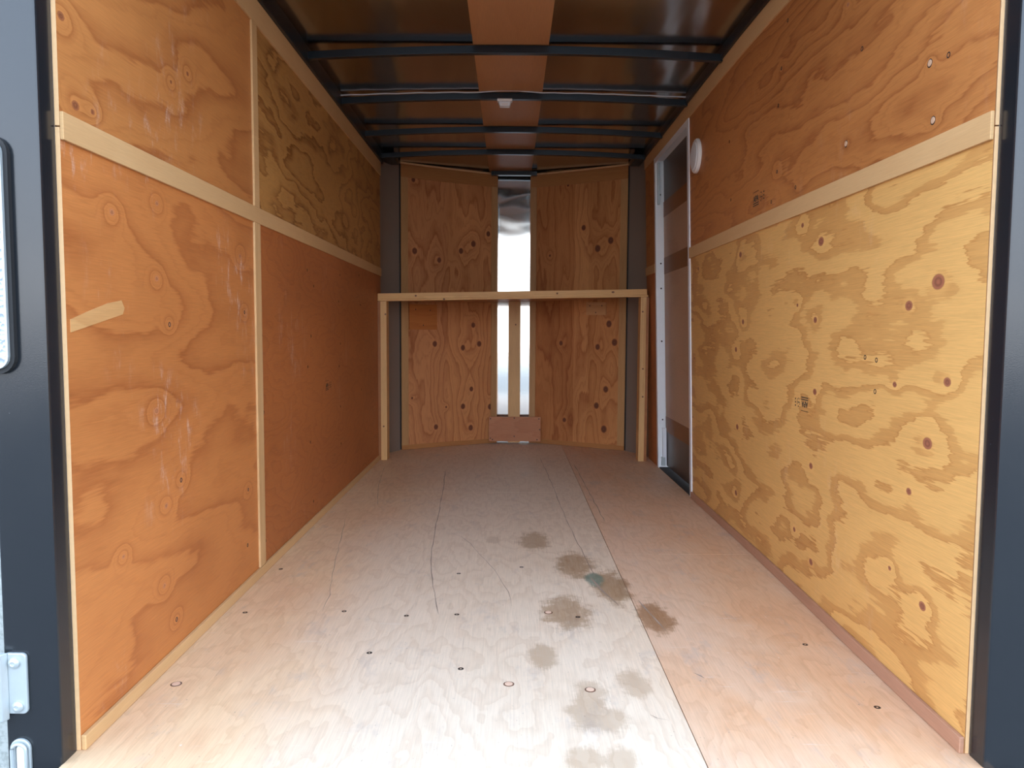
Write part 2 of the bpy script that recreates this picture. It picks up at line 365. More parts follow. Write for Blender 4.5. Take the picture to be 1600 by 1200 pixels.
SEAM_X = .385
STAINS = [(.102,2.975,.062,.120,.55),(.238,2.665,.068,.150,.66),(.340,2.440,.058,.165,.72),(.174,2.212,.072,.130,.62),(.430,2.170,.050,.125,.75),(.089,1.898,.038,.070,.45),(.180,1.620,.050,.085,.42),(.215,1.575,.040,.06,.36),(.192,1.71,.035,.05,.36),(.299,1.745,.036,.080,.36),(.153,1.425,.040,.050,.36),(.222,1.418,.036,.050,.36),(-.06,2.99,.03,.06,.25)]
def floor_mat():
    n = NT('worn_floor_plywood'); x, y, z, v = n.pos()
    xy = n.xyz(x, y, 0.)
    base = n.noise(n.xyz(n.math('MULTIPLY', x, 3.6), n.math('MULTIPLY', y, .9), 2.), 1, 3, .55)
    wob = n.noise(n.xyz(n.math('MULTIPLY', x, 8.), n.math('MULTIPLY', y, 5.), 5.), 1, 3, .6)
    f = n.math('MULTIPLY_ADD', base, 14., n.math('MULTIPLY', wob, 3.2))
    k = n.ramp(n.math('FRACT', f), [(0., .1), (.45, .12), (.85, .8), (.93, 1.), (1., .1)])
    right = n.sm(x, SEAM_X - .002, SEAM_X + .002)
    wear = n.noise(n.xyz(n.math('MULTIPLY', x, 1.5), n.math('MULTIPLY', y, .9), 8.), 1, 4, .6)
    wear2 = n.noise(n.xyz(n.math('MULTIPLY', x, 3.), n.math('MULTIPLY', y, 2.), 18.), 1, 4, .65)
    # bare wood tone towards the walls, greyed by traffic along the middle
    edge = n.sm(n.math('ADD', n.math('ABSOLUTE', n.math('SUBTRACT', x, .03)), n.math('MULTIPLY', n.math('SUBTRACT', wear, .5), .9)), .28, .75)
    worn = n.mix(n.sm(wear, .3, .7), (.74, .58, .43), (.79, .64, .49))
    bare = n.mix(n.sm(wear2, .3, .7), (.80, .56, .34), (.74, .47, .28))
    c = n.mix(edge, worn, bare)
    pink = n.mix(n.sm(wear2, .35, .65), (.70, .44, .30), (.70, .38, .21))
    c = n.mix(n.math('MULTIPLY', right, n.math('MULTIPLY_ADD', wear, .9, .15), clamp=True), c, pink)
    c = n.mix(n.math('MULTIPLY', k, .24), c, n.mix(1., c, (.62, .48, .38), 'MULTIPLY'))
    fg = n.noise(n.xyz(n.math('MULTIPLY', x, 260.), n.math('MULTIPLY', y, 9.), 0.), 1, 3, .7)
    c = n.mix(.22, c, n.mix(1., c, n.ramp(fg, [(.25, .5), (.75, 1.5)]), 'MULTIPLY'))
    # specks and pale scuffs
    sp = n.noise(n.xyz(n.math('MULTIPLY', x, 55.), n.math('MULTIPLY', y, 22.), 3.), 1, 3, .75)
    c = n.mix(n.math('MULTIPLY', n.sm(sp, .70, .80), .55), c, (.16, .12, .10))
    c = n.mix(n.math('MULTIPLY', n.sm(sp, .31, .22), .55), c, (.82, .80, .76))
    sc = n.noise(n.xyz(n.math('MULTIPLY', x, 5.), n.math('MULTIPLY', y, 40.), 13.), 1, 3, .7)
    c = n.mix(n.math('MULTIPLY', n.sm(sc, .62, .78), .30), c, (.82, .76, .70))
    # grey traffic scuffs
    gs = n.noise(n.xyz(n.math('MULTIPLY', x, 9.), n.math('MULTIPLY', y, 4.), 33.), 1, 4, .75)
    c = n.mix(n.math('MULTIPLY', n.sm(gs, .54, .72), .34), c, (.42, .36, .33))
    sp2 = n.noise(n.xyz(n.math('MULTIPLY', x, 140.), n.math('MULTIPLY', y, 90.), 43.), 1, 2, .6)
    c = n.mix(n.math('MULTIPLY', n.math('MULTIPLY', n.sm(sp2, .66, .76), n.sm(gs, .42, .6)), .6), c, (.22, .16, .13))
    # oil stains
    at = n.new('ShaderNodeAttribute'); at.attribute_name = 'stain'; sp_ = n.new('ShaderNodeSeparateXYZ'); n.l(at.outputs['Vector'], sp_.inputs[0])
    rag = n.math('ADD', n.math('SUBTRACT', n.noise(v, 16., 4, .7), .5), n.math('MULTIPLY', n.math('SUBTRACT', fg, .5), .5))
    d = n.math('ADD', n.math('MULTIPLY', n.math('SUBTRACT', 1., sp_.outputs[0]), 3.), n.math('MULTIPLY', rag, 1.7))
    m = n.math('MULTIPLY', n.sm(d, 1.25, .65), n.math('MULTIPLY', sp_.outputs[1], n.math('MULTIPLY_ADD', fg, 1.2, .45)), clamp=True)
    c = n.mix(m, c, n.mix(1., c, (.38, .26, .14), 'MULTIPLY'))
    d = n.math('ADD', n.math('MULTIPLY', n.math('SUBTRACT', 1., sp_.outputs[2]), 3.), n.math('MULTIPLY', rag, .9))
    c = n.mix(n.math('MULTIPLY', n.sm(d, 1.15, .6), .75), c, (.11, .19, .15))
    n.bump(fg, .15, .0008)
    return n.fin(c, n.math('MULTIPLY_ADD', wear, .2, .42), 0., .35)
M['floor'] = floor_mat()

# ------------------------------------------------------------------ outside ground
g = MB().box(-40, 40, -40, 40, -.60, -.50).build('ground', M['gravel'])
structure(g, 'pale grey gravel yard outside the trailer', 'ground')

# ------------------------------------------------------------------ floor
fl = structure(MB().box(-.93, 1.0, 1.36, 5.95, -.10, -.019).build('floor', M['steel']))
G = .0012
for (x0, x1, ya, yb) in [(XL - TH, SEAM_X - G, 1.375, 3.89), (XL - TH, SEAM_X - G, 3.893, 5.72), (SEAM_X + G, XR + .03, 1.375, 2.80), (SEAM_X + G, XR + .03, 2.803, 5.72)]:
    b = MB(); b.box(x0, x1, ya, yb, -.018, -.0002)
    nx_, ny_ = max(2, round((x1 - x0) / .012)), max(2, round((min(yb, 3.3) - ya) / .012)) if ya < 3.2 else 2
    ye = min(yb, 3.3) if ya < 3.2 else yb
    def grid(y0_, y1_, ny_):
        k = ny_ + 1
        b.add([(x0 + (x1 - x0) * i / nx_, y0_ + (y1_ - y0_) * j / ny_, 0.) for i in range(nx_ + 1) for j in range(ny_ + 1)], [[i * k + j, (i + 1) * k + j, (i + 1) * k + j + 1, i * k + j + 1] for i in range(nx_) for j in range(ny_)])
    grid(ya, ye, ny_)
    if ye < yb: grid(ye, yb, 2)
    o = b.build('plywood_sheet', M['floor'], fl)
    at = o.data.attributes.new('stain', 'FLOAT_VECTOR', 'POINT'); buf = []
    for v in o.data.vertices:
        best, amt = 3., 0.; wsum = 0.
        for (sx, sy, rx_, ry_, am) in STAINS:
            d = math.hypot((v.co.x - sx) / rx_, (v.co.y - sy) / ry_)
            if d < best: best = d
            w_ = 1 / (d + .05) ** 4; wsum += w_; amt += w_ * am
        dg_ = min(3., math.hypot((v.co.x - .290) / .034, (v.co.y - 2.505) / .080))
        buf += [1 - best / 3., amt / wsum, 1 - dg_ / 3.]
    at.data.foreach_set('vector', buf)
crack_mat = plain('dark_crack', (.34, .25, .19), .8, var=.4, nscale=25.)
for pl, w in [([(-.38,4.5),(-.369,4.301),(-.345,3.9),(-.329,3.580),(-.318,3.3),(-.299,2.923),(-.283,2.7),(-.256,2.500),(-.228,2.3),(-.206,2.182)], .0028), ([(.205,4.983),(.235,4.1),(.252,3.463),(.27,3.0),(.297,2.541)], .0022), ([(.41,4.75),(.413,4.3),(.423,3.288)], .0028),
              ([(-.22,3.06),(-.196,3.037),(-.150,2.93),(-.102,2.773),(-.05,2.6),(.001,2.378),(.01,2.25)], .0014), ([(-.727,3.323),(-.66,2.9),(-.605,2.55),(-.565,2.341),(-.553,2.2)], .0016), ([(-.767,4.599),(-.70,4.0),(-.628,3.574)], .0016),
              ([(.278,2.53),(.300,2.42),(.318,2.33),(.337,2.262)], .0050), ([(.404,2.31),(.420,2.19),(.441,2.069)], .0045), ([(.31,1.60),(.322,1.585),(.348,1.575)], .0022), ([(.455,1.805),(.475,1.775)], .0045), ([(-.12,2.02),(-.118,1.93)], .001), ([(-.62,2.19),(-.55,2.185)], .0018)]:
    fine_ = []
    for (p, q) in zip(pl[:-1], pl[1:]):
        m_ = max(2, int(math.dist(p, q) / .06))
        fine_ += [(p[0] + (q[0] - p[0]) * i / m_ + random.uniform(-.0025, .0025), p[1] + (q[1] - p[1]) * i / m_) for i in range(m_)]
    fine_.append(pl[-1]); b = MB(); n_ = len(fine_); vs = []
    for i, (px, py) in enumerate(fine_):
        ww = w * .8 * (.15 if i in (0, n_ - 1) else random.uniform(.35, 1.))
        vs += [(px - ww, py, .0004), (px + ww, py, .0004)]
    b.add(vs, [[2 * i, 2 * i + 1, 2 * i + 3, 2 * i + 2] for i in range(n_ - 1)]); b.build('crack', crack_mat, fl)
plug_m = MB()
plug_m.lathe([(.013, -.002), (.013, .0006), (.0105, .0014), (.010, .0006)], (0, 0, 0), 'z', 18, 1)
plug_m.lathe([(.0096, -.002), (.0096, .0016), (.008, .0019)], (0, 0, 0), 'z', 18, 0)
plug_mat = plain('plug_wood', (.74, .50, .36), .5)
ring_mat = plain('plug_rim_dark', (.16, .085, .055), .6)
plug_me = plug_m.mesh('screw_plug', [plug_mat, ring_mat])
for (px, py) in [(-.782,1.734),(.002,1.741),(.192,1.714),(.119,2.201)]:
    place(plug_me, 'screw_plug', fl, (px, py, 0))
screw_m = MB(); screw_m.lathe([(.008, -.003), (.008, .0005), (.005, .0012), (.0015, .0004)], (0, 0, 0), 'z', 12)
screw_me = screw_m.mesh('floor_screw', M['screw'])
for (px, py) in [(-.779,2.191),(-.489,2.204),(-.152,2.183),(-.299,2.171),(-.117,1.822),(.204,2.167),(.797,1.977),(.826,1.637),(-.360,1.913),(-.797,2.602),(.046,2.636),(-.172,2.562)]:
    place(screw_me, 'floor_screw', fl, (px, py, -.0006))

# ------------------------------------------------------------------ left wall
wl_ = structure(MB().box(XL - .06, XL - TH - .001, Y0 - .02, 5.03, -.08, 2.06).build('wall_left', M['corner_metal']))
def lpanel(y0, y1, z0, z1, mat, knots=()):
    b = MB()
    if knots: b.box(XL - TH, XL - .0002, y0, y1, z0, z1, 1, 1, 1); b.grid_face(XL, y0, y1, z0, z1, .006)
    else: b.box(XL - TH, XL, y0, y1, z0, z1, 1, 0, 1)
    o = b.build('plywood_panel', [mat, M['ply_edge']], wl_)
    if knots: knot_field(o.data, knots, 1, 2)
    return o
SEAML = 2.545
p_lu = lpanel(Y0, SEAML - .001, 1.214, 1.93, M['p_lu'], K_LU); p_lf = lpanel(SEAML + .001, Y1, 1.214, 1.93, M['p_lf'])
p_ll = lpanel(Y0, SEAML - .001, 0.001, 1.211, M['p_ll'], K_LL); p_lb = lpanel(SEAML + .001, Y1, 0.001, 1.211, M['p_lb'])
MB().box(XL, XL + .007, Y0, Y1, 1.188, 1.240, 1, 0, 0).build('mid_batten', M['mdf'], wl_, bevel=.001)
MB().box(XL, XL + .007, 2.52, 2.568, 1.2402, 1.834).build('seam_batten', M['mdf'], wl_, bevel=.001)
MB().box(XL, XL + .007, 2.515, 2.572, .032, 1.1878).build('seam_batten', M['batten_z'], wl_, bevel=.001)
MB().box(XL, XL + .007, Y0 + .01, Y1, 1.834, 1.918).build('top_batten', M['mdf'], wl_, bevel=.001)
structure(MB().box(XL, XL + .010, Y0, Y1, .0005, .031).build('baseboard_left', M['mdf'], bevel=.002))
# torn strip of veneer
sc = MB(); sc.prism([(Y0 + .012, .827), (1.66, .866), (1.668, .880), (1.656, .896), (1.60, .888), (1.52, .868), (Y0 + .012, .852)], 'x', XL, XL + .0012)
sc.build('bare_veneer_scar', M['scar'], p_ll)
# ------------------------------------------------------------------ right wall
wr_ = MB().box(XR + TH + .001, XR + .085, Y0 - .02, 3.80, -.08, 2.06, 10)
wr_.box(XR + TH + .001, XR + .085, 4.63, 5.03, -.08, 2.06, 2)
wr_.box(XR + TH + .001, XR + .085, 3.80, 4.63, 1.872, 2.06, 3)
wr_ = structure(wr_.build('wall_right', M['corner_metal'], None, WR))
def rpanel(parts, mat, knots=()):
    b = MB()
    for (y0, y1, z0, z1) in parts:
        if knots: b.box(XR + .0022, XR + TH, y0, y1, z0, z1, 24, 1, 1); b.grid_face(XR, y0, y1, z0, z1, .006)
        else: b.box(XR, XR + TH, y0, y1, z0, z1, 10, 0, 1)
    o = b.build('plywood_panel', [mat, M['ply_edge']], wr_, WR)
    if knots: knot_field(o.data, knots, 1, 2)
    return o
p_ru = rpanel([(Y0, 3.80, 1.226, 1.96)], M['p_ru'], K_RU)
p_rl = rpanel([(Y0, 3.80, .001, 1.223)], M['p_rl'], K_R)
rpanel([(4.63, Y1, 1.226, 1.96)], M['p_rb']); rpanel([(4.63, Y1, .001, 1.223)], M['p_lb'])
rpanel([(3.802, 4.628, 1.872, 1.96)], M['p_rb'])
MB().box(XR - .007, XR, Y0, 3.775, 1.199, 1.252, 10).build('mid_batten', M['mdf'], wr_, WR, .001)
MB().box(XR - .007, XR, 4.665, Y1, 1.199, 1.252, 3).build('mid_batten', M['mdf'], wr_, WR, .001)
MB().box(XR - .007, XR, Y0 + .01, Y1, 1.878, 1.946, 12).build('top_batten', M['mdf'], wr_, WR, .001)
structure(MB().box(XR - .010, XR, Y0, 3.77, .0005, .034, 10).build('baseboard_right', plywood('baseboard_red_brown', (.46, .24, .15), (.38, .18, .10), seed=91., ss=.8, ts=20., bands=3., style='soft', contrast=.4), None, WR, .002))

# countersunk screw plugs and holes in the walls
hole = MB(); hole.lathe([(.0065, -.0012), (.0065, .0004), (.005, .0009), (.003, -.0008)], (0, 0, 0), 'x', 12, 0)
hole_me = hole.mesh('screw_head', M['screw'])
wplug = MB(); wplug.lathe([(.0095, -.001), (.0095, .0005), (.0078, .0009)], (0, 0, 0), 'x', 16, 1); wplug.lathe([(.0076, -.001), (.0072, .0016), (.006, .002)], (-.0, .0012, 0), 'x', 16, 0)
wplug_me = wplug.mesh('screw_plug', [plain('plug_pale', (.60, .38, .25), .5), M['screw']])
for (y, z) in [(3.180,1.084),(3.787,1.108),(4.268,1.143),(3.280,1.024),(3.753,.977),(2.587,.816),(3.227,.810),(3.786,.769),(3.170,.682),(3.753,.658),(2.593,.552),(3.772,.456),(3.195,.360),(3.778,.268),(2.587,1.098),(3.235,.097),(2.590,.103),(4.30,.98),(4.31,.50)]:
    place(hole_me, 'screw_head', p_lb, (XL, y, z))
for (y, z) in [(1.888,.846),(2.422,.890),(1.932,.447),(2.427,.318),(2.412,.139),(1.886,.097)]:
    place(hole_me, 'screw_head', p_ll, (XL, y, z))
for (y, z) in [(1.681,1.418),(1.660,1.291),(2.070,1.341)]:
    place(wplug_me, 'screw_plug', p_ru, (rx(y, z), y, z), (0, 0, math.pi))
for (y, z) in [(2.533,1.695),(2.568,1.371),(2.483,1.827),(1.994,1.562),(1.612,1.411),(2.559,1.584),(3.084,1.367),(2.41,1.290),(3.10,1.60),(2.62,1.28)]:
    place(hole_me, 'screw_head', p_ru, (rx(y, z), y, z), (0, 0, math.pi))
for (y, z) in [(1.93,.773),(1.87,.768),(1.872,.69)]:
    place(hole_me, 'screw_head', p_rl, (rx(y, z), y, z), (0, 0, math.pi))

# grade stamps printed on the veneer
def text_mesh(body, size):
    c = bpy.data.curves.new('stamp_text', 'FONT'); c.body = body; c.size = size; c.offset = size * .022; c.align_x = 'CENTER'; c.extrude = .0002
    o = bpy.data.objects.new('stamp_text', c); COL.objects.link(o)
    dg = bpy.context.evaluated_depsgraph_get(); me = bpy.data.meshes.new_from_object(o.evaluated_get(dg))
    bpy.data.objects.remove(o); bpy.data.curves.remove(c); return me
def stamp(panel, side, y, z, flip, h, ink, body='APA', label=None):
    """letters over two bars, a round mark and two small figures beside them"""
    bm = bmesh.new()
    me = text_mesh(body, h); bm.from_mesh(me); w = h * 1.0
    def bar(x0, x1, y0, y1):
        vs = [bm.verts.new((a, b, c)) for c in (0, .0004) for a, b in ((x0, y0), (x1, y0), (x1, y1), (x0, y1))]
        for q in ((0, 1, 2, 3), (4, 5, 6, 7), (0, 1, 5, 4), (1, 2, 6, 5), (2, 3, 7, 6), (3, 0, 4, 7)): bm.faces.new([vs[i] for i in q])
    bar(-w * 1.05, w * 1.05, -.26 * h, -.14 * h); bar(-w * 1.05, w * 1.05, -.52 * h, -.40 * h); bar(-w * 1.05, w * 1.05, 1.12 * h, 1.18 * h)
    for k in range(14):      # round seal beside the letters
        a0 = 2 * math.pi * k / 14; cx, cy = w * 1.95, h * .25
        if k % 3 != 2: bar(cx + math.cos(a0) * h * .38 - h * .06, cx + math.cos(a0) * h * .38 + h * .06, cy + math.sin(a0) * h * .5 - h * .06, cy + math.sin(a0) * h * .5 + h * .06)
    bar(w * 1.75, w * 2.15, h * .18, h * .30)
    for k in range(3): bar(w * 2.75, w * 3.0, h * (.6 - .4 * k), h * (.78 - .4 * k))
    out = bpy.data.meshes.new('grade_stamp'); bm.to_mesh(out); bm.free(); out.materials.append(ink)
    o = bpy.data.objects.new('grade_stamp', out); COL.objects.link(o)
    if side == 'R':
        m = Matrix(((0, 0, -1), (-1, 0, 0), (0, 1, 0))); p = Vector((rx(y, z) - .0004, y, z))
        tilt = math.atan(.030 * sstep((y - Y0) / 1.5))
    else:
        m = Matrix(((0, 0, 1), (1, 0, 0), (0, 1, 0))); p = Vector((XL + .0004, y, z))
    R_ = m.to_4x4()
    if flip: R_ = R_ @ Matrix.Rotation(math.pi, 4, 'Z')
    if side == 'R': R_ = Matrix.Rotation(-tilt, 4, 'Y') @ R_
    o.matrix_basis = Matrix.Translation(p) @ R_
    attach(o, panel)
    if label: o['label'] = label
stamp(p_rl, 'R', 2.315, .624, True, .026, M['ink'], label='black printed grade stamp, upside down')
stamp(p_ru, 'R', 2.775, 1.308, False, .030, M['ink'], label='dark printed grade stamp')
stamp(p_lb, 'L', 3.50, .572, False, .026, M['ink'], label='dark smudged grade stamp')

# ------------------------------------------------------------------ front (nose) wall
def curve_band(xa, xb, z0, z1, off, th, n=24, mi=0, yf=nose):
    """a sheet bent along the nose, its inner face off metres in front of the metal"""
    b = MB(); xs = [xa + (xb - xa) * i / n for i in range(n + 1)]; vs = []
    for x in xs:
        y = yf(x, off)
        sl = (yf(x + .002) - yf(x - .002)) / .004; L_ = math.hypot(1, sl); nx, ny = -sl / L_, 1 / L_
        for (q, zz) in ((0, z0), (0, z1), (th, z1), (th, z0)): vs.append((x + nx * q, y + ny * q, zz))
    fs = []
    for i in range(n):
        a = 4 * i; c = a + 4
        for j in range(4): k = (j + 1) % 4; fs.append([a + j, a + k, c + k, c + j])
    b.add(vs, fs, mi, True)
    b.add(vs[:4], [[0, 1, 2, 3]], mi); b.add(vs[-4:], [[3, 2, 1, 0]], mi)
    return b
def flat(o):
    for p in o.data.polygons: p.use_smooth = abs(p.normal.z) < .5 and len(p.vertices) == 4
    return o
nb = MB(); n_ = 48; pts = []
x_a, x_b = -.79, .85
for i in range(n_ + 1):
    x = x_a + (x_b - x_a) * i / n_; pts.append((x, nose(x, -.014)))
outer = [(p[0], p[1] + .04) for p in pts]
nw = structure(MB().prism(pts + outer[::-1], 'z', -.08, 2.06, 0, True).build('wall_front', M['nose']))
for (pa, pb, sgn) in [((XL - .020, 4.976), (-.762, nose(-.762, .004)), -1), ((XR + .030, 4.976), (.816, nose(.816, .004)), 1)]:
    arc = []
    for i in range(9):
        t = i / 8; bulge = math.sin(math.pi * t) * .022 * sgn
        arc.append((pa[0] + (pb[0] - pa[0]) * t + bulge, pa[1] + (pb[1] - pa[1]) * t))
    o2 = [(p[0] + .012 * sgn, p[1] + .008) for p in arc]
    MB().prism(arc + o2[::-1], 'z', -.08, 2.06, 0, True).build('corner_panel', M['corner_metal'], nw, label='grey metal corner sheet')
PT = 1.972
for (xa, xb, mat, tag_) in [(-.752, -.094, M['p_nl'], 'l'), (.146, .806, M['p_nr'], 'r')]:
    pb = curve_band(xa, xb, .004, PT, .012, .010, 60)
    nx_, nz_ = 110, 330
    vs = [(xa + (xb - xa) * i / nx_, nose(xa + (xb - xa) * i / nx_, .0125), .004 + (PT - .004) * j / nz_) for i in range(nx_ + 1) for j in range(nz_ + 1)]
    kk = nz_ + 1
    pb.add(vs, [[i * kk + j, (i + 1) * kk + j, (i + 1) * kk + j + 1, i * kk + j + 1] for i in range(nx_) for j in range(nz_)], 0, True)
    pn = flat(pb.build('plywood_panel', mat, nw)); knot_field(pn.data, K_NL_Z if tag_ == 'l' else K_NR_Z, 2, 0)
    for (q0, q1) in ((xa, xa + .044), (xb - .044, xb)):
        flat(curve_band(q0, q1, .034, 1.888, .0185, .0062, 3).build('side_batten', M['batten_n'], pn))
    flat(curve_band(xa, xb, 1.8885, PT + .004, .0185, .0062).build('top_batten', M['batten_nx'], pn))
    flat(curve_band(xa, xb, .002, .0335, .0185, .0062).build('bottom_batten', M['batten_nx'], pn))
    flat(curve_band(xa, xb, PT + .0042, PT + .016, .026, .016).build('edge_strip', M['ply_edge'], pn))
# black sealant lines at the outer edges
for xq in (-.7575, .8115):
    flat(curve_band(xq - .005, xq + .0045, .004, 1.98, .010, .010, 2).build('sealant_line', M['rubber'], nw))
# scrap plywood screwed to the nose panels
def patch_board(xa, xb, z0, z1, mat, screws):
    b = flat(curve_band(xa, xb, z0, z1, .0285, .0095, 6).build('patch_board', mat, nw))
    for (x, z) in screws:
        place(nscrew_me, 'screw', b, (x, nose(x, .029), z))
ns = MB(); ns.lathe([(.0048, .002), (.0048, -.0008), (.002, -.0003)], (0, 0, 0), 'y', 10); nscrew_me = ns.mesh('screw', M['screw'])
patch_board(-.700, -.518, .845, 1.02, M['patch_o'], [(-.66, .985), (-.565, .98), (-.61, .875)])
patch_board(.545, .675, .955, 1.045, M['patch_t'], [(.57, 1.02), (.65, 1.02), (.61, .972)])
# two small zinc feet of the sheet under the scrap plate stay as the metal itself

# ------------------------------------------------------------------ shelf built of pine lumber
SH = empty('wall_shelf', (.02, 4.88, 0))
thing(SH, 'pine lumber shelf on two legs in front of the nose wall', 'shelf')
SL = (1.092 - 1.054) / 1.73
def tilt(x, y, z): return (x, y, z + (x + .85) * SL)
YS = 4.845
b = MB(); b.box(XL + .003, .872, YS, YS + .038, 1.033, 1.071); rail = b.build('front_rail', M['lumber'], SH, tilt, .002); LEGS = []
sb = MB(); xs = [XL + .005 + (1.72) * i / 20 for i in range(21)]
outl = [(xs[0], YS + .0385)] + [(xs[-1], YS + .0385)] + [(x, min(nose(x, .03), 4.93 + (x - xs[0]) * 3. if x < -.6 else 9, 4.93 + (xs[-1] - x) * 3.)) for x in xs[::-1]]
sb.prism(outl, 'z', 1.034, 1.050); sb.build('shelf_board', M['shelf_ply'], SH, tilt)
sb2 = MB(); sb2.box(XL + .001, .880, YS + .004, YS + .070, 1.0225, 1.0325); sb2.build('under_strip', M['lumber'], SH, tilt)
for (xa, xb, xo, xi) in [(-.827, -.788, -.8445, -.8275), (.834, .871, .8715, .888)]:
    mid = (xa + xb) / 2; top = 1.0225 + (mid + .85) * SL
    LEGS.append(MB().box(xa, xb, YS + .008, YS + .097, .0005, top - .001, 1, 0).build('leg', [M['lumber_z']], SH, bevel=.0015))
    MB().box(min(xo, xi), max(xo, xi), YS + .012, YS + .10, .0005, top - .003).build('leg_backing', M['lumber_side'], SH)
stud = MB().box(-.010, .078, 5.585, 5.623, .012, 1.034 + .85 * SL).build('centre_stud', M['lumber_z'], SH, bevel=.0015)
kn = MB(); kn.lathe([(.0075, .002), (.0075, -.0003)], (0, 0, 0), 'y', 10); kn_me = kn.mesh('knot', plain('pine_knot', (.17, .07, .03), .6, var=.4, nscale=200.))
for (x, z) in [(-.60, 1.058), (.655, 1.088), (.30, 1.078), (-.42, 1.037)]:
    k_ = place(kn_me, 'knot', rail, (x, YS, z)); k_.scale = (1.3 if x > .6 else .9, 1, .8)
for (x, y, z) in [(.848, YS + .008, .965), (.855, YS + .008, .60), (.857, YS + .008, .42), (-.795, YS + .008, .94), (-.81, YS + .008, .22), (.043, 5.585, .885)]:
    k_ = place(kn_me, 'knot', stud if y > 5 else LEGS[x > 0], (x, y, z)); k_.scale = (.75, 1, .75)
PB = empty('scrap_plate', (.04, 5.575, .022))
thing(PB, 'reddish plywood scrap plate screwed across the foot of the centre stud', 'board')
MB().box(-.152, .232, 5.5735, 5.5845, .022, .205).build('board', M['patch'], PB, bevel=.001)
for (x, z) in [(-.14, .19), (.036, .195), (.218, .19), (-.14, .045), (.036, .06), (.205, .035), (-.125, .035), (.225, .11)]:
    place(nscrew_me, 'screw', PB, (x, 5.573, z))

# ------------------------------------------------------------------ ceiling: bare roof sheet on black bows, luan strip, corner rails
def crown(x): return .018 * (1 - ((x - .02) / .9) ** 2)
rb = MB(); xs = [-.96 + 1.96 * i / 24 for i in range(25)]
lo = [(x, 1.984 + crown(x)) for x in xs]
rb.prism(lo + [(x, z + .03) for x, z in lo[::-1]], 'y', 1.37, 6.0, 0, True)
ce = structure(rb.build('ceiling', M['roof']))
BOWS = [1.95, 2.56, 3.165, 3.775, 4.385, 4.925]
ys = [Y0 - .02] + BOWS + [5.70]
for i in range(len(ys) - 1):
    b = MB(); xs2 = [-.156 + .308 * k / 6 for k in range(7)]
    low = [(x, 1.9795 + crown(x)) for x in xs2]
    b.prism(low + [(x, z + .004) for x, z in low[::-1]], 'y', ys[i] + .001, ys[i + 1] - .001)
    b.build('luan_board', M['luan'], ce)
for yb in BOWS:
    b = MB(); xs2 = [XL - .02 + (1.78) * k / 20 for k in range(21)]
    def bz(x): return 1.934 + .029 * (1 - ((x - .02) / .88) ** 2)
    low = [(x, bz(x)) for x in xs2]
    b.prism(low + [(x, z + .033 - .004 * abs(x)) for x, z in low[::-1]], 'y', yb, yb + .026)
    b.build('roof_bow', M['steel'], ce, bevel=.002)
MB().box(-.14, .19, 5.56, 5.60, 1.962, 1.990).build('roof_bow', M['steel'], ce)
structure(MB().box(XL - .05, XL + .018, Y0 - .02, 5.02, 1.919, 1.99).build('trim_1', M['steel'], bevel=.003), 'black steel rail along the left roof corner')
structure(MB().box(XR - .018, XR + .09, Y0 - .02, 5.02, 1.947, 1.99, 10).build('trim_2', M['steel'], None, WR, .003), 'black steel rail along the right roof corner')
for (xa, xb, nm) in ((-.85, -.755, 'corner_bracket'), (.80, .87, 'corner_bracket')):
    MB().box(xa, xb, 4.99, 5.20, 1.950, 1.985).build(nm, M['steel'], ce, bevel=.004)

# ------------------------------------------------------------------ rear frame
rf = empty('trim_3', (.03, 1.40, 0)); structure(rf, 'glossy black steel frame round the rear opening')
YR = 1.400
MB().box(-.957, XL - TH + .001, YR, Y0 - .001, -.12, 2.10).build('post', M['paint'], rf, bevel=.004)
MB().box(XR + TH - .001, 1.02, YR, Y0 - .001, -.12, 2.10).build('post', M['paint'], rf, bevel=.004)
MB().box(XL - TH + .002, XR + TH - .002, YR, Y0 - .001, 1.985, 2.10).build('header', M['paint'], rf, bevel=.004)
MB().box(XL - TH + .002, XR + TH - .002, 1.36, 1.374, -.12, -.004).build('sill', M['paint'], rf, bevel=.003)

# ------------------------------------------------------------------ tail light on the left post
TL = empty('tail_light', (-.935, YR, .76)); thing(TL, 'long clear tail light with rounded ends on the left black post', 'light')
def stadium(cx, z0, z1, r, n=10):
    out = []
    for k in range(n + 1): t = math.pi * k / n; out.append((cx + r * math.cos(t), z1 - r + r * math.sin(t)))
    for k in range(n + 1): t = math.pi + math.pi * k / n; out.append((cx + r * math.cos(t), z0 + r + r * math.sin(t)))
    return out
def ring_plate(mb, o, i_, ya, yb):
    n = len(o); vs = [(x, y, z) for y in (ya, yb) for (x, z) in o] + [(x, y, z) for y in (ya, yb) for (x, z) in i_]
    fs = []
    for k in range(n):
        j = (k + 1) % n
        fs += [[k, j, n + j, n + k], [2 * n + k, 3 * n + k, 3 * n + j, 2 * n + j], [k, 2 * n + k, 2 * n + j, j], [n + k, n + j, 3 * n + j, 3 * n + k]]
    mb.add(vs, fs)
b = MB(); ring_plate(b, stadium(-.939, .750, 1.182, .032), stadium(-.939, .758, 1.174, .0245), YR - .010, YR)
b.build('gasket', M['rubber'], TL)
b = MB(); ring_plate(b, stadium(-.939, .759, 1.173, .0238), stadium(-.939, .763, 1.169, .0198), YR - .016, YR)
b.build('bezel', M['zinc'], TL)
def lens_mat():
    n = NT('clear_lens'); x, y, z, v = n.pos()
    vo = n.new('ShaderNodeTexVoronoi'); n.l(v, vo.inputs['Vector']); vo.inputs['Scale'].default_value = 90.
    n.bump(vo.outputs['Distance'], .8, .004)
    return n.fin(n.ramp(vo.outputs['Distance'], [(.1, (.80, .84, .88)), (.6, (.42, .47, .52))]), .12, .4)
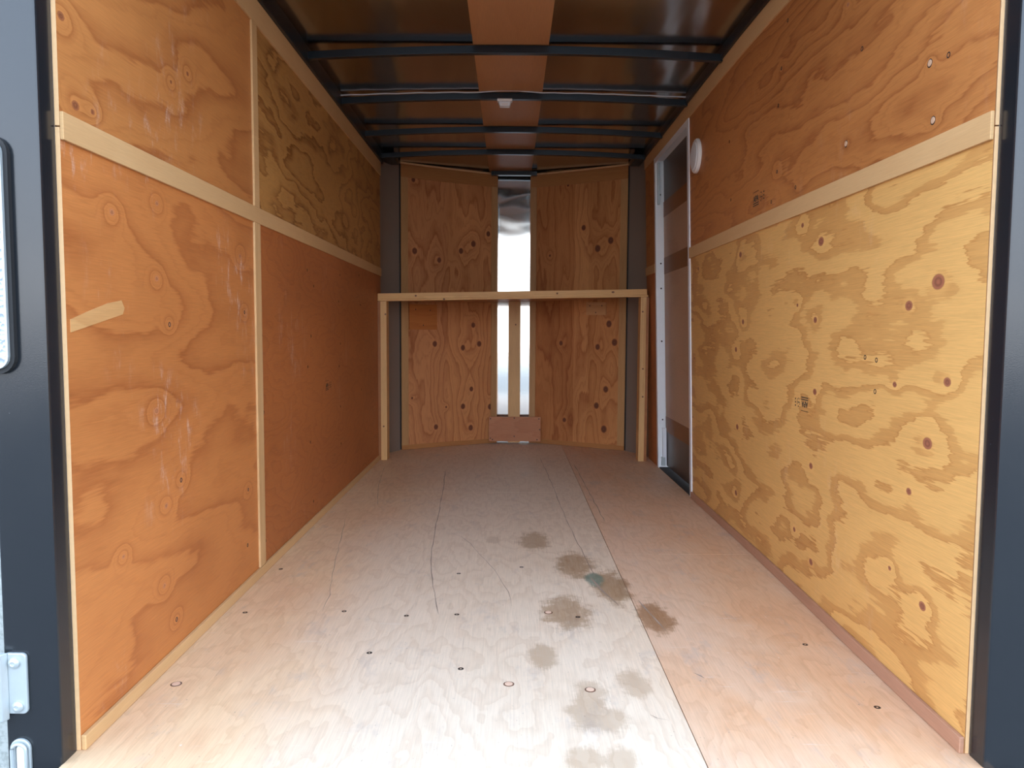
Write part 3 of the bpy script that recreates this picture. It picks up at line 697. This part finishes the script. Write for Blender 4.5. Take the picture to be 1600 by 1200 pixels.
b = MB(); b.prism(stadium(-.939, .764, 1.168, .0195), 'y', YR - .014, YR - .001); b.build('lens', lens_mat(), TL)

# ------------------------------------------------------------------ open rear door, its hinge, holdback ring
D2 = empty('door_2', (-.99, 1.385, -.05)); structure(D2, 'white rear door swung open beside the left black post')
b = MB(); b.box(-1.90, -.978, 1.470, 1.500, -.10, 2.0); b.build('door_skin', M['skin'], D2, bevel=.004)
for (x0, x1, z0, z1) in ((-1.905, -1.865, -.105, 2.005), (-1.864, -.976, 1.965, 2.005), (-1.864, -.976, -.105, -.065)):
    MB().box(x0, x1, 1.464, 1.504, z0, z1).build('edge_trim', M['zinc'], D2, bevel=.002)
b = MB(); b.tube([(-1.78, 1.448, -.05), (-1.78, 1.448, 1.95)], .011, 12); b.build('lock_rod', M['zinc'], D2)
for z in (.15, 1.0, 1.75):
    MB().box(-1.80, -1.76, 1.436, 1.4695, z, z + .05).build('rod_guide', M['zinc'], D2, bevel=.002)
HG = empty('door_hinge', (-.93, YR, .10)); thing(HG, 'zinc hinge plate with two bolts low on the left black post', 'hinge')
def rrect(x0, x1, z0, z1, r, n=5):
    out = []
    for (cx, cz, a0) in ((x1 - r, z1 - r, 0), (x0 + r, z1 - r, 90), (x0 + r, z0 + r, 180), (x1 - r, z0 + r, 270)):
        for k in range(n + 1): t = math.radians(a0 + 90 * k / n); out.append((cx + r * math.cos(t), cz + r * math.sin(t)))
    return out
b = MB(); b.prism(rrect(-.955, -.9105, .104, .222, .009), 'y', YR - .007, YR); b.build('leaf', M['zinc'], HG, bevel=.002)
b = MB(); b.prism([(-.944, YR - .0072), (-.950, YR - .020), (-.972, YR - .026), (-.992, YR - .014), (-.992, YR - .006), (-.957, YR - .0072)], 'z', .094, .224); b.build('knuckle', M['zinc'], HG, bevel=.002)
b = MB(); b.tube([(-.966, YR - .029, .112), (-.966, YR - .029, .206)], .0045, 12); b.build('pin', M['zinc'], HG)
for (x, z) in ((-.932, .204), (-.928, .119)):
    b = MB(); b.lathe([(.0105, 0.), (.0105, -.0035), (.008, -.006), (.0045, -.007), (.0035, -.0058), (.001, -.0056)], (x, YR - .007, z), 'y', 20); b.build('bolt', M['zinc'], HG)
RG = empty('holdback_ring', (-.93, YR, -.05)); thing(RG, 'zinc recessed ring plate at the bottom of the left black post', 'ring')
b = MB(); ring_plate(b, stadium(-.929, -.070, .054, .0195), stadium(-.929, -.062, .043, .0105), YR - .006, YR); b.build('plate', M['zinc'], RG, bevel=.0015)
b = MB(); b.tube([(x, YR - .010, z) for x, z in stadium(-.929, -.064, .046, .0135, 12)], .0032, 10, 0, True); b.build('loop', M['zinc'], RG)
b = MB(); b.prism(stadium(-.929, -.060, .041, .009), 'y', YR - .003, YR); b.build('inset', M['white'], RG)

# ------------------------------------------------------------------ side door
D1 = empty('door_1', (XR, 4.2, 0)); structure(D1, 'side entry door in a white aluminium frame')
DY0, DY1, DZ0, DZ1, DD = 3.800, 4.630, .012, 1.868, .046
b = MB(); b.box(XR - .005, XR, DY0 - .030, DY0 + .006, .0015, DZ1 + .012, 2); b.box(XR + .0002, XR + DD + .02, DY0 - .001 + .001, DY0 + .006, .0015, DZ1, 1)
b.build('near_jamb', M['white'], D1, WR)
b = MB(); b.box(XR - .005, XR, DY1 - .004, DY1 + .030, .0015, DZ1 + .012, 2); b.box(XR + .0002, XR + DD + .02, DY1 - .006, DY1, .0015, DZ1, 1)
b.build('far_jamb', M['white'], D1, WR)
b = MB(); b.box(XR - .005, XR, DY0 + .0065, DY1 - .0045, DZ1 - .022, DZ1 + .012, 4); b.box(XR + .0002, XR + DD + .02, DY0 + .0065, DY1 - .0065, DZ1 - .008, DZ1, 4)
b.build('head_jamb', M['white'], D1, WR)
b = MB(); b.box(XR + .001, XR + DD + .02, DY0 + .0065, DY1 - .0065, -.012, .006, 4); b.build('threshold', M['rubber'], D1, WR)
b = MB(); b.box(XR + DD, XR + DD + .03, DY0 + .0075, DY1 - .0075, .016, DZ1 - .010, 4); leaf = b.build('door_leaf', M['door_steel'], D1, WR)
def dboard(z0, z1, th, mat, nm):
    b = MB(); b.box(XR + DD - th, XR + DD - .0003, DY0 + .012, DY1 - .012, z0, z1, 4); return b.build(nm, mat, leaf, WR)
dboard(1.525, 1.615, .004, M['door_brown'], 'strap'); dboard(1.284, 1.5245, .003, M['door_pale'], 'inset_panel')
dboard(1.185, 1.2835, .004, M['door_brown'], 'strap'); dboard(.323, 1.1845, .003, M['door_pale'], 'inset_panel')
dboard(.230, .3225, .004, M['door_brown'], 'strap')
b = MB(); b.box(XR + .006, XR + .018, DY1 - .030, DY1 - .0065, 1.60, 1.845); b.build('door_check', M['zinc'], D1, WR)
b = MB(); b.box(XR + .020, XR + .042, DY1 - .030, DY1 - .0065, .02, .25); b.build('hinge_cover', M['white'], D1, WR)
b = MB(); b.box(XR + .012, XR + .034, DY1 - .032, DY1 - .0065, .018, .07); b.build('hinge_foot', M['zinc'], D1, WR)
for z in (1.10, 1.25, .78, 1.66, .30):
    b = MB(); b.lathe([(.005, 0.), (.005, -.002), (.002, -.003)], (XR + .024 + lean(4.6, z), DY1 - .0062, z), 'y', 10); b.build('frame_screw', M['screw'], D1)
for z in (1.02, .66):
    b = MB(); b.box(XR + DD - .012, XR + DD - .0005, DY0 + .013, DY0 + .035, z, z + .05); b.build('latch', M['screw'], leaf, WR)

# ------------------------------------------------------------------ round white cover on the right wall
y, z = 3.615, 1.66
VC = empty('vent_cover', (rx(y, z), y, z)); thing(VC, 'round white plastic cover on the upper right wall beside the door', 'vent cover')
b = MB(); b.lathe([(.079, 0.), (.079, -.010), (.074, -.016), (.066, -.017)], (rx(y, z), y, z), 'x', 40); b.build('rim', M['white_plastic'], VC)
b = MB(); b.lathe([(.065, -.0172), (.061, -.0205), (.02, -.0225), (.004, -.0226)], (rx(y, z), y, z), 'x', 40); b.build('disc', M['white'], VC)

# ------------------------------------------------------------------ dome lamp under the second bow in view, cable above it
DL = empty('dome_light', (-.03, 3.788, 1.966)); thing(DL, 'small white ceiling lamp hanging under a black roof bow', 'lamp')
b = MB(); b.box(-.068, .006, 3.772, 3.806, 1.952, 1.9665); b.build('base', M['white_plastic'], DL, bevel=.003)
b = MB(); b.prism([(-.062, 1.9518), (0., 1.9518), (-.006, 1.930), (-.056, 1.930)], 'y', 3.768, 3.810); b.build('lens', M['white'], DL, bevel=.003)
b = MB(); b.box(-.046, -.016, 3.766, 3.7678, 1.934, 1.941); b.build('switch', M['white_plastic'], DL)
CB = MB()
CB.tube([(-.835 + .67 * i / 12, 3.768, 1.974 + .018 * math.sin(i / 12 * math.pi / 2) + .0012 * math.sin(i * 2.1)) for i in range(13)], .0032, 8)
CB.tube([(-.165, 3.768, 1.992), (-.05, 3.760, 1.999), (.03, 3.760, 1.999), (.15, 3.768, 1.992)], .0032, 8)
CB.tube([(.15 + .70 * i / 12, 3.768, 1.992 - .016 * (1 - math.cos(i / 12 * math.pi / 2)) + .001 * math.sin(i * 2.3)) for i in range(13)], .0032, 8)
thing(CB.build('lamp_cable', M['wire']), 'thin grey cable run along a black roof bow to the ceiling lamp', 'cable')
